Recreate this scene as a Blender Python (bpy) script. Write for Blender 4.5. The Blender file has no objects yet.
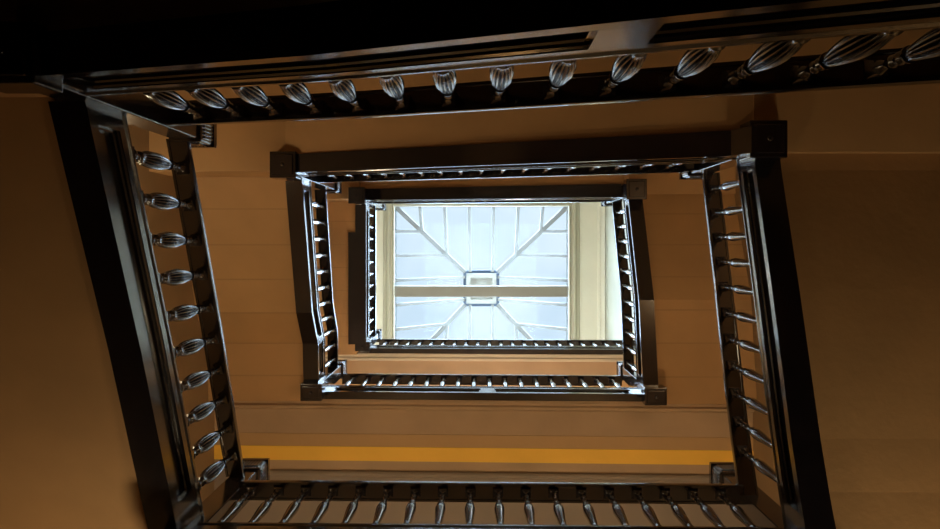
import bpy, bmesh, math
from mathutils import Vector
PI = math.pi
C = bpy.context.scene.collection
F = 4.0          # metres of height per height unit
U = F / 680.0    # metres per plan unit
ZC = 1.2         # camera height above the ground floor

def W(x, y, h):
    return Vector((x * U, y * U, ZC + h * F))

# ------------------------------------------------------------------ materials
def nodes(name):
    m = bpy.data.materials.new(name); m.use_nodes = True
    nt = m.node_tree
    return m, nt, nt.nodes['Principled BSDF']

def wood():
    m, nt, b = nodes('dark_stained_wood')
    tc = nt.nodes.new('ShaderNodeTexCoord')
    n = nt.nodes.new('ShaderNodeTexNoise'); n.inputs['Scale'].default_value = 9; n.inputs['Detail'].default_value = 6
    r = nt.nodes.new('ShaderNodeValToRGB')
    r.color_ramp.elements[0].color = (0.006, 0.0045, 0.006, 1); r.color_ramp.elements[1].color = (0.011, 0.008, 0.010, 1)
    nt.links.new(tc.outputs['Object'], n.inputs['Vector']); nt.links.new(n.outputs['Fac'], r.inputs['Fac'])
    nt.links.new(r.outputs['Color'], b.inputs['Base Color'])
    n2 = nt.nodes.new('ShaderNodeTexNoise'); n2.inputs['Scale'].default_value = 30
    nt.links.new(tc.outputs['Object'], n2.inputs['Vector'])
    mr = nt.nodes.new('ShaderNodeMapRange'); mr.inputs['To Min'].default_value = 0.2; mr.inputs['To Max'].default_value = 0.28
    nt.links.new(n2.outputs['Fac'], mr.inputs['Value']); nt.links.new(mr.outputs['Result'], b.inputs['Roughness'])
    b.inputs['IOR'].default_value = 1.5; b.inputs['Coat Weight'].default_value = 1; b.inputs['Coat Roughness'].default_value = .14; b.inputs['Coat IOR'].default_value = 1.6; b.inputs['Specular IOR Level'].default_value = .3
    return m

def plaster(name, col, joints=None, amt=.1):
    m, nt, b = nodes(name)
    tc = nt.nodes.new('ShaderNodeTexCoord')
    n = nt.nodes.new('ShaderNodeTexNoise'); n.inputs['Scale'].default_value = 1.6; n.inputs['Detail'].default_value = 5
    nt.links.new(tc.outputs['Object'], n.inputs['Vector'])
    r = nt.nodes.new('ShaderNodeValToRGB')
    r.color_ramp.elements[0].position = .3; r.color_ramp.elements[1].position = .7
    r.color_ramp.elements[0].color = tuple(c * (1 - amt) for c in col) + (1,)
    r.color_ramp.elements[1].color = tuple(min(1, c * (1 + amt)) for c in col) + (1,)
    nt.links.new(n.outputs['Fac'], r.inputs['Fac'])
    out = r.outputs['Color']
    if joints:
        sep = nt.nodes.new('ShaderNodeSeparateXYZ'); nt.links.new(tc.outputs['Object'], sep.inputs[0])
        a = nt.nodes.new('ShaderNodeMath'); a.operation = 'DIVIDE'; a.inputs[1].default_value = .36
        nt.links.new(sep.outputs[joints], a.inputs[0])
        fr = nt.nodes.new('ShaderNodeMath'); fr.operation = 'FRACT'; nt.links.new(a.outputs[0], fr.inputs[0])
        lt = nt.nodes.new('ShaderNodeMath'); lt.operation = 'LESS_THAN'; lt.inputs[1].default_value = .045
        nt.links.new(fr.outputs[0], lt.inputs[0])
        mx = nt.nodes.new('ShaderNodeMix'); mx.data_type = 'RGBA'
        nt.links.new(lt.outputs[0], mx.inputs[0]); nt.links.new(out, mx.inputs[6])
        mx.inputs[7].default_value = tuple(c * .86 for c in col) + (1,)
        out = mx.outputs[2]
    nt.links.new(out, b.inputs['Base Color'])
    b.inputs['Roughness'].default_value = .7
    n2 = nt.nodes.new('ShaderNodeTexNoise'); n2.inputs['Scale'].default_value = 14; n2.inputs['Detail'].default_value = 6
    nt.links.new(tc.outputs['Object'], n2.inputs['Vector'])
    bp = nt.nodes.new('ShaderNodeBump'); bp.inputs['Strength'].default_value = .12; bp.inputs['Distance'].default_value = .02
    nt.links.new(n2.outputs['Fac'], bp.inputs['Height']); nt.links.new(bp.outputs['Normal'], b.inputs['Normal'])
    return m

def glass():
    m = bpy.data.materials.new('skylight_glass'); m.use_nodes = True
    nt = m.node_tree; nt.nodes.clear()
    o = nt.nodes.new('ShaderNodeOutputMaterial'); mx = nt.nodes.new('ShaderNodeMixShader')
    t = nt.nodes.new('ShaderNodeBsdfTransparent'); t.inputs[0].default_value = (.95, .985, 1, 1)
    g = nt.nodes.new('ShaderNodeBsdfGlossy'); g.inputs['Roughness'].default_value = .05
    mx.inputs[0].default_value = .003
    nt.links.new(t.outputs[0], mx.inputs[1]); nt.links.new(g.outputs[0], mx.inputs[2]); nt.links.new(mx.outputs[0], o.inputs[0])
    return m

M = dict(
    wood=wood(),
    soffit_x=plaster('brown_boarded_soffit_x', (.42, .24, .10), 'X'),
    soffit_y=plaster('brown_boarded_soffit_y', (.42, .24, .10), 'Y'),
    soffit=plaster('brown_plaster', (.42, .24, .10)),
    landing=plaster('tan_plaster', (.42, .285, .17)),
    amber=plaster('amber_painted_glow', (.92, .54, .07), amt=.05),  # warm lamplight on the landing ceilings, put into the colour
    greige=plaster('grey_tan_paint', (.27, .215, .17), amt=.04),
    wall=plaster('warm_wall_paint', (.28, .18, .09)),
    cream=plaster('cream_paint', (.78, .78, .69), amt=.03),
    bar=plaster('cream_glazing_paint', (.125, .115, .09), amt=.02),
    upper=plaster('pale_yellow_wall_paint', (.22, .19, .11)),
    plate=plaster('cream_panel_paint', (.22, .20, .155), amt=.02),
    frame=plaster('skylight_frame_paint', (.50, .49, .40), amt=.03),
    ochre=plaster('ochre_painted_glow_fade', (.47, .29, .13), amt=.05),  # soft edge of that lamplight, also painted as colour
    light_trim=plaster('light_tan_paint', (.50, .44, .34), amt=.03),
    beam=plaster('taupe_beam_paint', (.25, .24, .21), amt=.04),
    dark=plaster('unseen_dark_wall', (.025, .018, .015)),  # unseen lower walls, made dark so wood undersides reflect little light
    floor=plaster('floor_tile', (.035, .028, .024), 'X'),
    glass=glass(),
)
m_, nt_, b_ = nodes('dark_flashing'); b_.inputs['Base Color'].default_value = (.02, .03, .045, 1); M['flash'] = m_

# ------------------------------------------------------------------ helpers
def obj(name, bm, mat, parent=None, smooth=False):
    me = bpy.data.meshes.new(name)
    bmesh.ops.recalc_face_normals(bm, faces=bm.faces)
    bm.to_mesh(me); bm.free()
    if smooth:
        for p in me.polygons: p.use_smooth = True
        me.set_sharp_from_angle(angle=math.radians(38))
    me.materials.append(mat)
    o = bpy.data.objects.new(name, me); C.objects.link(o)
    if parent:
        o.parent = parent
        o.matrix_parent_inverse.identity()
        o.location = -parent.location
    return o

def empty(name, loc, label, cat, group=None):
    e = bpy.data.objects.new(name, None); C.objects.link(e); e.location = loc; e.empty_display_size = .1
    e['label'] = label; e['category'] = cat
    if group: e['group'] = group
    return e

def struct(name, bm, mat, label=None, parent=None, smooth=False):
    o = obj(name, bm, mat, parent, smooth)
    if not parent: o['kind'] = 'structure'
    if label: o['label'] = label
    return o

def box(bm, lo, hi):
    vs = [bm.verts.new((x, y, z)) for x in (lo[0], hi[0]) for y in (lo[1], hi[1]) for z in (lo[2], hi[2])]
    for f in ((0, 1, 3, 2), (4, 6, 7, 5), (0, 4, 5, 1), (2, 3, 7, 6), (0, 2, 6, 4), (1, 5, 7, 3)):
        bm.faces.new([vs[i] for i in f])

def ubox(bm, x0, x1, y0, y1, h0, h1):
    a = W(x0, y0, h0); b = W(x1, y1, h1); box(bm, a, b)

def sweep(bm, path, n, sec):
    """path: (x,y,h) plan points, n: outward plan normal, sec: closed polygon of (outward, up)"""
    rings = []
    for x, y, h in path:
        rings.append([bm.verts.new(W(x + n[0] * o, y + n[1] * o, h + v)) for o, v in sec])
    k = len(sec)
    for a, b in zip(rings, rings[1:]):
        for i in range(k):
            j = (i + 1) % k
            bm.faces.new((a[i], a[j], b[j], b[i]))
    bm.faces.new(rings[0]); bm.faces.new(rings[-1][::-1])

def along(path):
    d = [0.0]
    for a, b in zip(path, path[1:]): d.append(d[-1] + math.hypot(b[0] - a[0], b[1] - a[1]))
    return d

def point(path, s):
    d = along(path)
    for i in range(len(path) - 1):
        if s <= d[i + 1] or i == len(path) - 2:
            t = (s - d[i]) / (d[i + 1] - d[i])
            return tuple(path[i][k] + t * (path[i + 1][k] - path[i][k]) for k in range(3))

def sub(path, s0, s1):
    d = along(path)
    return [point(path, s0)] + [path[i] for i in range(len(path)) if s0 + .5 < d[i] < s1 - .5] + [point(path, s1)]

# ------------------------------------------------------------------ balusters
BH = .193 * F     # height of a baluster
def smoothstep(a, b, t):
    t = max(0, min(1, (t - a) / (b - a))); return t * t * (3 - 2 * t)

def interp(prof, t):
    for (t0, r0), (t1, r1) in zip(prof, prof[1:]):
        if t <= t1: return r0 + (r1 - r0) * (t - t0) / (t1 - t0)
    return prof[-1][1]

def sq(bm, r0, r1, z0, z1):
    a = [bm.verts.new((sx * r0, sy * r0, z0)) for sx, sy in ((-1, -1), (1, -1), (1, 1), (-1, 1))]
    b = [bm.verts.new((sx * r1, sy * r1, z1)) for sx, sy in ((-1, -1), (1, -1), (1, 1), (-1, 1))]
    for i in range(4):
        j = (i + 1) % 4; bm.faces.new((a[i], a[j], b[j], b[i]))
    bm.faces.new(a[::-1]); bm.faces.new(b)

def lathe(bm, prof, seg, flute=0, fz=(0, 0), depth=.2):
    rings = []
    for t, r in prof:
        ring = []
        amp = 0
        if flute and fz[0] < t < fz[1]:
            amp = depth * min(1, (t - fz[0]) / .04, (fz[1] - t) / .04)
        for i in range(seg):
            a = 2 * PI * i / seg
            rr = r * U * (1 - amp * (1 - abs(math.sin(flute * a / 2)))**1.0) if flute else r * U
            ring.append(bm.verts.new((rr * math.cos(a), rr * math.sin(a), t * BH)))
        rings.append(ring)
    for a, b in zip(rings, rings[1:]):
        for i in range(seg):
            j = (i + 1) % seg; bm.faces.new((a[i], a[j], b[j], b[i]))
    bm.faces.new(rings[0][::-1]); bm.faces.new(rings[-1])

def fluted_mesh():
    bm = bmesh.new()
    prof = [(.10, 4.4), (.115, 6.2), (.13, 6.6), (.145, 6.2), (.155, 3.8), (.19, 3.4), (.225, 3.8), (.235, 5.2), (.25, 5.4), (.265, 4.8)]
    for k in range(15):
        t = .27 + k * .45 / 14
        prof.append((t, 4.2 + 4.0 * math.sin(PI * ((t - .27) / .45) ** .85) ** .85 if 0 < k < 14 else 4.6))
    prof += [(.73, 3.9), (.735, 5.2), (.745, 5.2), (.75, 3.6), (.76, 3.2), (.775, 3.1), (.79, 4.2), (.805, 4.2), (.815, 3.1), (.83, 3.0), (.845, 4.0),
             (.86, 4.0), (.87, 3.0), (.90, 3.1), (.93, 4.2), (.95, 5.0)]
    lathe(bm, prof, 84, 14, (.28, .71), .40)
    sq(bm, 6.6 * U, 6.6 * U, -.035 * BH, .09 * BH); sq(bm, 6.6 * U, 4.6 * U, .09 * BH, .11 * BH)
    sq(bm, 4.2 * U, 6.4 * U, .95 * BH, 1.0 * BH)
    return bm

def slender_mesh():
    bm = bmesh.new()
    prof = [(.06, 4.35), (.075, 5.63), (.09, 5.76), (.10, 4.10), (.12, 3.20), (.135, 4.10), (.15, 4.35), (.16, 3.46), (.2, 3.71), (.3, 4.35), (.42, 5.25), (.5, 5.76), (.55, 5.89),
            (.59, 5.38), (.62, 3.84), (.635, 4.61), (.65, 4.61), (.66, 3.20), (.7, 2.69), (.76, 2.56), (.775, 3.71), (.79, 3.71), (.80, 2.69), (.83, 2.69), (.845, 3.71),
            (.86, 3.71), (.87, 2.69), (.9, 2.82), (.94, 3.84), (.95, 4.61)]
    lathe(bm, prof, 24)
    sq(bm, 6.2 * U, 6.2 * U, -.035 * BH, .075 * BH)
    sq(bm, 4.0 * U, 6.2 * U, .95 * BH, 1.0 * BH)
    return bm

def bal_template(fn, name):
    me = bpy.data.meshes.new(name)
    bm = fn(); bmesh.ops.recalc_face_normals(bm, faces=bm.faces); bm.to_mesh(me); bm.free()
    for p in me.polygons: p.use_smooth = True
    me.set_sharp_from_angle(angle=math.radians(50))
    me.materials.append(M['wood'])
    return me
BAL = {'fluted': bal_template(fluted_mesh, 'fluted_baluster'), 'slender': bal_template(slender_mesh, 'slender_baluster')}

# ------------------------------------------------------------------ one flight of balustrade
SH = .09     # height of the string board
RB = .283    # underside of handrail above the bottom of the string
def balustrade(label, path, n, kind, b0, b1, nb, width=26, stiles=(), group=None, wide=None, trim=(0, 0)):
    whole = path; t0 = along(path)[-1]; path = sub(path, trim[0], t0 - trim[1])
    stiles = [(a - trim[0], b - trim[0]) for a, b in stiles]
    if wide: wide = (wide[0] - trim[0], min(wide[1], t0 - trim[1]) - trim[0])
    RB = {(0, -1): .28, (-1, 0): .268, (0, 1): .256, (1, 0): .256}[n]
    total = along(path)[-1]
    mid = point(path, total / 2)
    root = empty('stair_balustrade', W(mid[0] + n[0] * 13, mid[1] + n[1] * 13, mid[2]), label, 'balustrade', group)
    full = sweep
    sv = .86 if n == (1, 0) else 1
    def sweep_(bm, p, n, sec): full(bm, p, n, [(o, v * sv) for o, v in sec])
    bm = bmesh.new()
    w = width
    rd = 7 if w > 20 else 4
    sweep_(bm, path, n, [(rd, 0), (rd, .085), (w, .085), (w, 0)])
    sweep_(bm, path, n, [(-1.2, -.002), (-1.2, .006), (0, .009), (0, .018), (rd + .2, .018), (w + 1, .004), (w + 1, -.002)])
    sweep_(bm, path, n, [(rd + .2, .066), (0, .066), (0, .078), (-.6, .080), (-1.2, .082), (-1.2, .086), (w + 2, .086), (w + 2, .08), (rd + .2, .08)])
    e1 = 38 if n in ((-1, 0), (1, 0)) and kind == 'fluted' or label.startswith('large sloping balustrade at far right') else 14
    cuts = [(0, 14)] + list(stiles) + [(total - e1, total)]
    for a, b in cuts:
        sweep_(bm, sub(path, a, b), n, [(0, .017), (0, .067), (rd + .2, .067), (rd + .2, .017)])
    if wide:
        sweep_(bm, sub(path, wide[0], wide[1]), n, [(w - 1, -.001), (w - 1, .086), (w + 20, .086), (w + 20, -.001)])
    st = obj('stringer', bm, M['wood'], root)
    for (a0, a1), (c0, c1) in zip(cuts, cuts[1:]):
        if c0 - a1 < 8: continue
        p = sub(path, a1, c0); bm = bmesh.new()
        sweep_(bm, p, n, [(.6, .0175), (rd * .3, .0205), (rd * .55, .0212), (rd * .7, .0240), (rd + .1, .0255), (rd + .1, .0175)])
        sweep_(bm, p, n, [(.6, .0665), (rd * .3, .0635), (rd * .55, .0628), (rd * .7, .0600), (rd + .1, .0585), (rd + .1, .0665)])
        for s0, s1 in ((a1, a1 + 2.6), (c0 - 2.6, c0)):
            sweep_(bm, sub(path, s0, s1), n, [(rd * .45, .02), (rd * .45, .064), (rd + .1, .064), (rd + .1, .02)])
        pm = obj('panel_moulding', bm, M['wood'])
        pm.parent = st; pm.location = (0, 0, 0)
    oc = 12 if width > 20 else 10
    bo = 10.5 if width > 20 else 9
    bm = bmesh.new()
    hw = [(7.5, .0015), (8.2, 0), (10.6, 0), (11, .002), (11, .011), (9.8, .0155), (6.5, .018), (3, .019)]
    sec = [(oc - a, RB + v) for a, v in hw] + [(oc + a, RB + v) for a, v in hw[::-1]]
    sweep(bm, path, n, sec)
    obj('handrail', bm, M['wood'], root, smooth=True)
    for k in range(nb):
        s = b0 + (b1 - b0) * k / max(1, nb - 1)
        x, y, h = point(whole, s)
        o = bpy.data.objects.new('baluster', BAL[kind]); C.objects.link(o)
        o.parent = root; o.matrix_parent_inverse.identity()
        o.location = W(x + n[0] * bo, y + n[1] * bo, h + .0865 * sv) - root.location
        o.scale = (1, 1, (RB - .085 * sv) / .193)
    return root

def tline(x):   # inner face of the rear flights, slightly out of square
    return -110 + (x + 290) * 13 / 587.0
def T(pts): return [(x, tline(x), h) for x, h in pts]
def Lx(pts, x0, x1): return [(x0 + (x1 - x0) * (y + 100) / 375.0, y, h) for y, h in pts]

NT, NL, NB, NR = (0, -1), (-1, 0), (0, 1), (1, 0)
T1 = T([(-300, .656), (-95, .556), (66, .455), (306, .305)])
T2 = T([(-300, 1.535), (275, 1.097), (286, 1.055), (300, 1.05)])
T3 = T([(-300, 2.495), (300, 2.052)])
L1 = Lx([(-112, .757), (-58, .787), (92, .872), (300, .978)], -300, -293)
L2 = Lx([(-112, 1.678), (123, 1.79), (185, 1.858), (278, 1.872)], -300, -303)
L3 = Lx([(-112, 2.64), (278, 2.66)], -302, -304)
B1 = [(-300, 282, .925), (310, 282, .905)]
B2 = [(-304, 282, 1.905), (308, 282, 1.873)]
B3 = [(-304, 282, 2.70), (491, 282, 2.66)]
R1 = Lx([(-100, 1.10), (-81, 1.093), (47, 1.03), (189, .965), (235, .94), (300, .90)], 302, 301)
R2 = Lx([(-100, 2.0), (-57, 1.975), (105, 1.875), (278, 1.835)], 297, 301)

balustrade('lowest sloping balustrade across the top of the photo with fat fluted balusters', T1, NT, 'fluted', 44, 585, 15, stiles=[(357, 385)], trim=(11, 0))
balustrade('large sloping balustrade at far left with fat fluted balusters', L1, NL, 'fluted', 33, 371, 10, trim=(4, 11))
balustrade('level balustrade along the bottom edge of the photo with slender balusters', B1, NB, 'slender', 30, 580, 18, width=12, stiles=[(290, 320)], trim=(16, 3))
balustrade('large sloping balustrade at far right with slender balusters', R1, NR, 'slender', 27, 346, 11, trim=(3, 8))
balustrade('middle sloping balustrade running along top between square newel blocks', T2, NT, 'slender', 45, 560, 17, trim=(16, 9))
balustrade('middle balustrade on the left, outside the skylight, brightly lit slender balusters', L2, NL, 'slender', 38, 358, 11, stiles=[(286, 300)], trim=(6, 18))
balustrade('middle level balustrade below the skylight in front of the tan ceiling', B2, NB, 'slender', 30, 585, 18, width=12, stiles=[(305, 332)], trim=(6, 5))
balustrade('middle balustrade on the right of the skylight with bright slender balusters', R2, NR, 'slender', 30, 350, 11, trim=(7, 17))
balustrade('highest balustrade along the top edge of the skylight', T3, NT, 'slender', 35, 565, 18, trim=(15, 9))
balustrade('highest balustrade along the left edge of the skylight', L3, NL, 'slender', 30, 365, 11, wide=(81, 390), trim=(8, 11))
balustrade('highest level balustrade crossing the bottom edge of the skylight', B3, NB, 'slender', 28, 768, 23, width=12, trim=(5, 0))

# ------------------------------------------------------------------ newel posts
def chamfer(bm, amt):
    bmesh.ops.bevel(bm, geom=list(bm.edges), offset=amt, segments=2, affect='EDGES', profile=.5)

def newel(label, cx, cy, hb, ht, py=20):
    root = empty('newel_post', W(cx, cy, hb), label, 'newel post', 'newel posts of the stairwell')
    bm = bmesh.new(); ubox(bm, cx - 14, cx + 14, cy - min(14, py - 2), cy + min(14, py - 2), hb + .02, ht - .06); chamfer(bm, .006)
    obj('shaft', bm, M['wood'], root)
    # pendant block under the post
    bm = bmesh.new(); ubox(bm, cx - 20, cx + 20, cy - py, cy + py, hb, hb + .045); chamfer(bm, .008)
    pd = obj('pendant_block', bm, M['wood'], root)
    bm = bmesh.new()
    ubox(bm, cx - 15.5, cx + 15.5, cy - py + 4.5, cy + py - 4.5, hb - .004, hb + .004); chamfer(bm, .007)
    b = obj('raised_panel', bm, M['wood'])
    b.parent = pd; b.location = (0, 0, 0)
    bm = bmesh.new()
    bmesh.ops.create_uvsphere(bm, u_segments=16, v_segments=10, radius=3 * U)
    bmesh.ops.scale(bm, vec=(1, 1, .6), verts=bm.verts)
    bmesh.ops.translate(bm, vec=W(cx, cy, hb - .005), verts=bm.verts)
    b = obj('button', bm, M['wood'], None, smooth=True); b.parent = pd; b.location = (0, 0, 0)
    # cap: moulded block with vertical reeds
    bm = bmesh.new(); ubox(bm, cx - 17, cx + 17, cy - 17, cy + 17, ht - .065, ht); chamfer(bm, .014)
    ubox(bm, cx - 18.5, cx + 18.5, cy - 18.5, cy + 18.5, ht - .02, ht - .011)
    for k in range(-3, 4):
        for s in (-1, 1):
            ubox(bm, cx + k * 3.8 - 1, cx + k * 3.8 + 1, cy + s * 17.6 - .9, cy + s * 17.6 + .9, ht - .055, ht - .025)
            ubox(bm, cx + s * 17.6 - .9, cx + s * 17.6 + .9, cy + k * 3.8 - 1, cy + k * 3.8 + 1, ht - .055, ht - .025)
    obj('cap', bm, M['wood'], root)
newel('large black newel at top left corner of photo, between the two fluted balustrades', -303, -122, .635, 1.09)
newel('newel with square block at the upper left of the middle frame of balustrades', -298, -120, 1.51, 2.03)
newel('small newel with square block at the upper left corner of the skylight', -299, -118, 2.42, 3.0)
newel('newel with big square block at upper right, topping the far right balustrade', 305, -111, 1.055, 1.45)
newel('small newel with square block at the upper right corner of the skylight', 305, -107, 1.945, 2.38)
newel('large newel at the lower left corner of photo, under the fluted balustrade', -298, 303, .88, 1.34, 17)
newel('newel at the lower left corner of the middle frame of balustrades', -312, 274, 1.845, 2.22, 16)
newel('small newel at the lower left corner of the skylight', -313, 273, 2.66, 3.01, 12)
newel('large newel at the lower right corner of photo, under the far right balustrade', 321, 306, .885, 1.33, 17)
newel('newel at the lower right corner of the middle frame of balustrades', 317, 275, 1.80, 2.20, 16)

# ------------------------------------------------------------------ soffits (undersides of flights and landings)
XW, YT_, YB_ = 510, -300, 600
XU = 492
def slab_y(name, path, s, mat, x_in, label):     # left/right flights
    bm = bmesh.new(); rings = []
    for x, y, h in path[:-1] + [(path[-1][0], 295, path[-1][2])]:
        xi = x + s * x_in
        rings.append([bm.verts.new(W(*p)) for p in ((xi, y, h + .006), (s * XW, y, h + .006), (s * XW, y, h + .08), (xi, y, h + .08))])
    for a, b in zip(rings, rings[1:]):
        for i in range(4): bm.faces.new((a[i], a[(i + 1) % 4], b[(i + 1) % 4], b[i]))
    bm.faces.new(rings[0]); bm.faces.new(rings[-1])
    return struct('ceiling', bm, M[mat], label)
def slab_t(path, label):
    bm = bmesh.new(); rings = []
    for x, y, h in path:
        rings.append([bm.verts.new(W(*p)) for p in ((x, y - 25, h + .006), (x, YT_, h + .006), (x, YT_, h + .08), (x, y - 25, h + .08))])
    for a, b in zip(rings, rings[1:]):
        for i in range(4): bm.faces.new((a[i], a[(i + 1) % 4], b[(i + 1) % 4], b[i]))
    bm.faces.new(rings[0]); bm.faces.new(rings[-1])
    return struct('ceiling', bm, M['soffit'], label)
slab_t(T1, 'sloping brown soffit under the lowest top flight')
slab_t([T2[0], (300, T2[-1][1], 1.079)], 'sloping orange-brown soffit under the middle top flight')
slab_t(T3, 'sloping orange-brown soffit under the highest top flight')
def clipy(path, y0, y1):
    return [p for p in path]
slab_y('c', L1, -1, 'soffit', 25, 'brown soffit outside the far left balustrade')
slab_y('c', L2, -1, 'soffit_y', 25, 'brown soffit left of the middle balustrades')
slab_y('c', L3, -1, 'soffit_y', 25, 'brown soffit left of the skylight')
slab_y('c', R1, 1, 'soffit', 25, 'brown soffit outside the far right balustrade')
slab_y('c', R2, 1, 'soffit_y', 25, 'boarded brown soffit right of the middle balustrades')
for (x0, x1, h0, h1, lab) in ((-XW, -300, .645, .84, 'corner landing soffit at top left of photo'), (-XW, -300, 1.541, 1.765, 'corner landing soffit at upper left of the middle frame'),
                         (-XW, -300, 2.48, 2.73, 'corner landing soffit at upper left of the skylight'), (297, XW, .30, .40, 'corner landing soffit beyond the top right'),
                         (297, XW, 1.085, 1.18, 'corner landing soffit at the upper right block newel'), (297, XW, 1.995, 2.1, 'corner landing soffit at the upper right of the skylight')):
    bm = bmesh.new()
    ye = -112 if x0 < 0 else -100
    if x0 < 0: ubox(bm, x0, -299, YT_, ye, h0, h1)
    else: ubox(bm, x0, x1, YT_, ye, h0, h1)
    struct('ceiling', bm, M['soffit'], lab)
def landing(path, h_off, lab):
    path = [(x, y, h + h_off) for x, y, h in path]
    a, b = path[0], path[-1]
    sl = (b[2] - a[2]) / (b[0] - a[0])
    P = [(-XW, 282, a[2] + sl * (-XW - a[0])), (XW, 282, a[2] + sl * (XW - a[0]))]
    def strip(name, mat, sec, label):
        bm = bmesh.new(); sweep(bm, P, NB, sec); return struct(name, bm, M[mat], label)
    strip('ceiling', 'landing', [(11.5, .006), (11.5, .08), (YB_ - 282, .08), (YB_ - 282, .006)], lab)
    return strip
n_ = 0
for path, tag in ((B1, 'lowest'), (B2, 'middle'), (B3, 'highest')):
    s_ = landing(path, .045 if tag == 'lowest' else 0, 'tan ceiling under the %s landing' % tag)
    e = .0065
    s_('trim_%d' % (n_ + 1), 'light_trim' if tag == 'highest' else 'landing', [(13, e), (13, -.004), (16, -.005), (18, -.001), (22, -.001), (25, -.006), (29, -.005), (32, .002), (34, e)],
       'grey moulding beside the %s landing string' % tag)
    s_('trim_%d' % (n_ + 2), 'amber', [(104, e), (104, .003), (131, .003), (131, e)], 'amber band of painted lamplight on the %s landing ceiling' % tag)
    s_('ceiling', 'ochre', [(80, e), (80, .0045), (104, .0045), (104, e)], 'ochre painted fade of the lamplight beside the amber band of the %s landing ceiling' % tag)
    s_('trim_%d' % (n_ + 3), 'greige', [(150, e), (150, -.004), (153, -.008), (158, -.008), (160, -.003), (166, -.003), (168, e)],
       'grey beam moulding on the %s landing ceiling' % tag)
    s_('ceiling', 'greige', [(167, e), (167, .004), (316, .004), (316, e)], 'grey-tan ceiling of the %s landing beyond the beam moulding' % tag)
    n_ += 3

# ------------------------------------------------------------------ shell
HC = 4.0
bottom = -ZC / F
def shell(name, x0, x1, y0, y1, h0, h1, mat):
    bm = bmesh.new(); ubox(bm, x0, x1, y0, y1, h0, h1); return struct(name, bm, M[mat])
HW = 2.76
for a_, z_, k_, m__ in (('_lower', bottom, .6, 'dark'), ('', .6, HW, 'wall'), ('_upper', HW, HC, 'upper')):
    xi = XU if a_ == '_upper' else XW
    shell('wall_left' + a_, -XW - 20, -xi, YT_ - 20, YB_ + 20, z_, k_, m__)
    shell('wall_right' + a_, xi, XW + 20, YT_ - 20, YB_ + 20, z_, k_, m__)
    shell('wall_back' + a_, -xi, xi, YT_ - 20, YT_, z_, k_, m__)
    shell('wall_front' + a_, -xi, xi, YB_, YB_ + 20, z_, k_, m__)
shell('floor', -XW - 20, XW + 20, YT_ - 20, YB_ + 20, bottom - .05, bottom, 'floor')
SX, SY, SR = 6, 196, 346
bm = bmesh.new()
for x0, x1, y0, y1 in ((-XW - 20, SX - SR, YT_ - 20, YB_ + 20), (SX + SR, XW + 20, YT_ - 20, YB_ + 20), (SX - SR, SX + SR, YT_ - 20, SY - SR), (SX - SR, SX + SR, SY + SR, YB_ + 20)):
    ubox(bm, x0, x1, y0, y1, HC, HC + .06)
struct('ceiling', bm, M['cream'], 'cream flat ceiling around the skylight')
# cornice round the top of the walls
def ring(bm, x0, x1, y0, y1, sec):
    """closed moulding ring; sec (inset outward from opening, h)"""
    rs = []
    for sx, sy in ((0, 0), (1, 0), (1, 1), (0, 1)):
        r = []
        for o, h in sec:
            x = (x1 + o) if sx else (x0 - o); y = (y1 + o) if sy else (y0 - o)
            r.append(bm.verts.new(W(x, y, h)))
        rs.append(r)
    k = len(sec)
    for q in range(4):
        a, b = rs[q], rs[(q + 1) % 4]
        for i in range(k): bm.faces.new((a[i], a[(i + 1) % k], b[(i + 1) % k], b[i]))
bm = bmesh.new()
ring(bm, -XU, XU, YT_, YB_, [(0, HC), (-24, HC), (-24, HC - .008), (-20, HC - .012), (-18, HC - .02), (-12, HC - .03), (-5, HC - .045), (-5, HC - .055), (0, HC - .06)])
for k in range(60):
    y = YT_ + 12 + k * 15
    if y < YB_: 
        ubox(bm, XU - 17, XU - 12, y - 4, y + 4, HC - .036, HC - .02); ubox(bm, -XU + 12, -XU + 17, y - 4, y + 4, HC - .036, HC - .02)
struct('trim_10', bm, M['cream'], 'cream dentil cornice round the top of the walls')

# ------------------------------------------------------------------ skylight
win = bpy.data.objects.new('window_1', None); C.objects.link(win); win.location = W(SX, SY, HC); win['kind'] = 'structure'
win['label'] = 'square hipped skylight with cream glazing bars'
HB, HT_, PR = HC + .03, HC + .42, 71
bm = bmesh.new()
ring(bm, SX - SR, SX + SR, SY - SR, SY + SR, [(0, HB + .03), (0, HC - .02), (6, HC - .024), (10, HC - .014), (16, HC - .014), (20, HC - .028), (28, HC - .028), (32, HC - .012), (44, HC - .010), (46, HC - .001), (46, HB + .03)])
obj('frame', bm, M['frame'], win)
def sk(x, y, d=0):   # point on the hipped glass surface, d below it
    m = max(abs(x), abs(y)); t = (SR - m) / (SR - PR)
    return W(SX + x, SY + y, HB + t * (HT_ - HB) - d)
def bar(a, b, w, d):
    a = Vector(a); b = Vector(b); dr = (b - a).normalized(); side = dr.cross(Vector((0, 0, 1))).normalized() * w * U / 2; dn = Vector((0, 0, -d))
    bm = bmesh.new()
    A = [bm.verts.new(a + q) for q in (side, side * .93 + dn, -side * .93 + dn, -side)]
    B = [bm.verts.new(b + q) for q in (side, side * .93 + dn, -side * .93 + dn, -side)]
    for i in range(4): bm.faces.new((A[i], A[(i + 1) % 4], B[(i + 1) % 4], B[i]))
    bm.faces.new(A[::-1]); bm.faces.new(B)
    return bm
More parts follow.
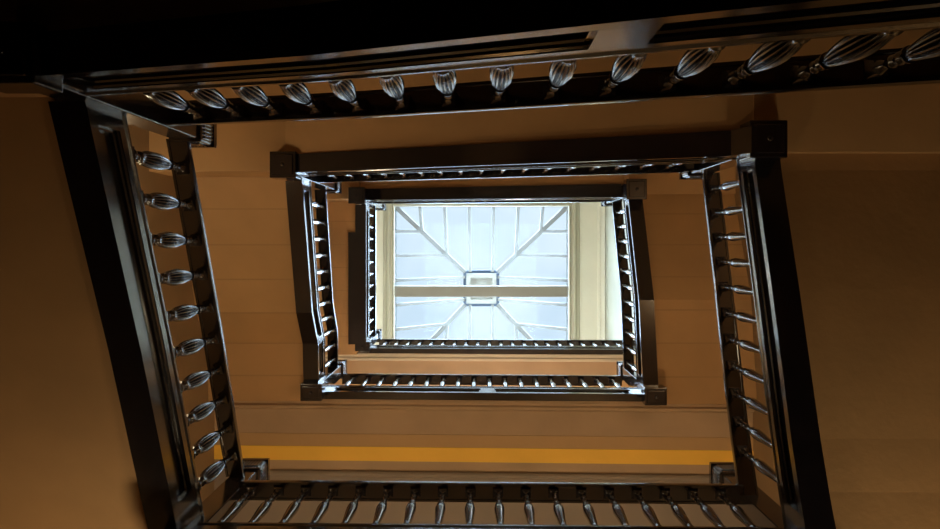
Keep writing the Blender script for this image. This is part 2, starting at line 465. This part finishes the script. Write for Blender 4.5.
for rot in range(4):
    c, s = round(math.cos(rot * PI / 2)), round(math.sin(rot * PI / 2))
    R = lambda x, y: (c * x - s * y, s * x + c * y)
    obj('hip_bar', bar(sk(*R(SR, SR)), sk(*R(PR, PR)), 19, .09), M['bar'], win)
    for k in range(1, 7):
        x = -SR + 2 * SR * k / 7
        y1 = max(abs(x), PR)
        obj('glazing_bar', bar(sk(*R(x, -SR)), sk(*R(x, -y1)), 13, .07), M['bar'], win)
    bm = bmesh.new()
    P4 = [sk(*R(-SR, -SR)), sk(*R(SR, -SR)), sk(*R(PR, -PR)), sk(*R(-PR, -PR))]
    up = Vector((0, 0, .012))
    lo = [bm.verts.new(p) for p in P4]; hi = [bm.verts.new(p + up) for p in P4]
    bm.faces.new(lo); bm.faces.new(hi[::-1])
    for i in range(4): bm.faces.new((lo[i], lo[(i + 1) % 4], hi[(i + 1) % 4], hi[i]))
    obj('glass_pane', bm, M['glass'], win)
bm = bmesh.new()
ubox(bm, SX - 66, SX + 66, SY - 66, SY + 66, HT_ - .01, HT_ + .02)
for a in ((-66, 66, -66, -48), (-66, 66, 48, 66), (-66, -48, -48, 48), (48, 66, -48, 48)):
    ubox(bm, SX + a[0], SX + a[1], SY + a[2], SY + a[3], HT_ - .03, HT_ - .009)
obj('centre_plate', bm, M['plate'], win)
bm = bmesh.new(); ubox(bm, SX - 80, SX + 80, SY - 80, SY + 80, HT_ + .012, HT_ + .05)
obj('vent_cap', bm, M['flash'], win)
bm = bmesh.new(); ubox(bm, SX - SR - 3, SX + SR + 3, 168, 212, HC - .004, HC + .05); chamfer(bm, .01)
bm_o = struct('trim_11', bm, M['beam'], 'taupe tie beam crossing the skylight')

# ------------------------------------------------------------------ light
world = bpy.data.worlds.new('sky'); bpy.context.scene.world = world; world.use_nodes = True
nt = world.node_tree; bg = nt.nodes['Background']
tc = nt.nodes.new('ShaderNodeTexCoord'); nz = nt.nodes.new('ShaderNodeTexNoise'); nz.inputs['Scale'].default_value = 3.2; nz.inputs['Detail'].default_value = 4
rp = nt.nodes.new('ShaderNodeValToRGB'); rp.color_ramp.elements[0].position = .35; rp.color_ramp.elements[1].position = .68
rp.color_ramp.elements[0].color = (.52, .66, .80, 1); rp.color_ramp.elements[1].color = (.80, .88, .95, 1)
nt.links.new(tc.outputs['Generated'], nz.inputs['Vector']); nt.links.new(nz.outputs['Fac'], rp.inputs['Fac']); cm = nt.nodes.new('ShaderNodeMix'); cm.data_type = 'RGBA'; cm.inputs[7].default_value = (.58, .76, 1, 1)
nt.links.new(rp.outputs['Color'], cm.inputs[6]); nt.links.new(cm.outputs[2], bg.inputs['Color'])
sp = nt.nodes.new('ShaderNodeSeparateXYZ'); nt.links.new(tc.outputs['Generated'], sp.inputs[0])
mr = nt.nodes.new('ShaderNodeMapRange'); mr.interpolation_type = 'SMOOTHSTEP'
mr.inputs['From Min'].default_value = .975; mr.inputs['From Max'].default_value = .90; mr.inputs['To Min'].default_value = .86; mr.inputs['To Max'].default_value = 25
m2 = nt.nodes.new('ShaderNodeMapRange'); m2.inputs['From Min'].default_value = .975; m2.inputs['From Max'].default_value = .9
nt.links.new(sp.outputs['Z'], m2.inputs['Value']); nt.links.new(m2.outputs['Result'], cm.inputs[0])
nt.links.new(sp.outputs['Z'], mr.inputs['Value']); nt.links.new(mr.outputs['Result'], bg.inputs['Strength'])

def light(name, kind, loc, energy, col, size=.2, rot=(0, 0, 0)):
    d = bpy.data.lights.new(name, kind); d.energy = energy; d.color = col
    if kind == 'AREA': d.size = size
    else: d.shadow_soft_size = size
    o = bpy.data.objects.new(name, d); C.objects.link(o); o.location = loc; o.rotation_euler = rot
    return o
p = light('skylight_portal', 'AREA', W(SX, SY, HT_ + .12), 1, (1, 1, 1), 5.2); p.data.cycles.is_portal = True
WARM = (1, .80, .50)
SOFT = (1, .96, .90)
light('ground_floor_fill', 'AREA', W(420, 540, .5), 40, WARM, .45, (PI, 0, 0))  # unseen fill lights, added to brighten the lower soffits
light('ground_floor_fill', 'AREA', W(-250, 560, .6), 27, WARM, .45, (PI, 0, 0))
for x, y, h, e in ((-240, 585, 1.18, 48), (240, 585, 1.18, 48), (-250, 580, 2.05, 60), (250, 580, 2.05, 60)):
    light('landing_fill', 'POINT', W(x, y, h), e, WARM, .15)  # added warm fill, out of view, for the landing ceilings
light('stair_fill', 'POINT', W(-485, 0, 1.27), 20, WARM, .15)  # added unseen fill, lifts the soffits of the middle flights
light('stair_fill', 'POINT', W(485, -30, 1.25), 22, WARM, .15)
light('landing_fill', 'POINT', W(0, 585, 2.1), 80, SOFT, .15)  # whiter added fill below the highest landing
light('top_landing_fill', 'POINT', W(0, 520, 3.3), 200, SOFT, .3)  # added neutral fill, unseen, brightens cream paint and rail highlights
light('top_landing_fill', 'POINT', W(-440, 100, 3.2), 55, SOFT, .3)
light('top_landing_fill', 'POINT', W(440, -200, 2.9), 25, SOFT, .3)

cam = bpy.data.cameras.new('camera'); co = bpy.data.objects.new('camera', cam); C.objects.link(co)
co.location = (0, 0, ZC); co.rotation_euler = (PI, 0, 0)
cam.sensor_width = 36; cam.lens = 680 / 940 * 36
cam.shift_x = -10 / 940; cam.shift_y = -20.5 / 940
cam.clip_start = .05
sc = bpy.context.scene; sc.camera = co
sc.view_settings.view_transform = 'Standard'; sc.view_settings.look = 'None'
sc.view_settings.exposure = .42; sc.view_settings.gamma = 1
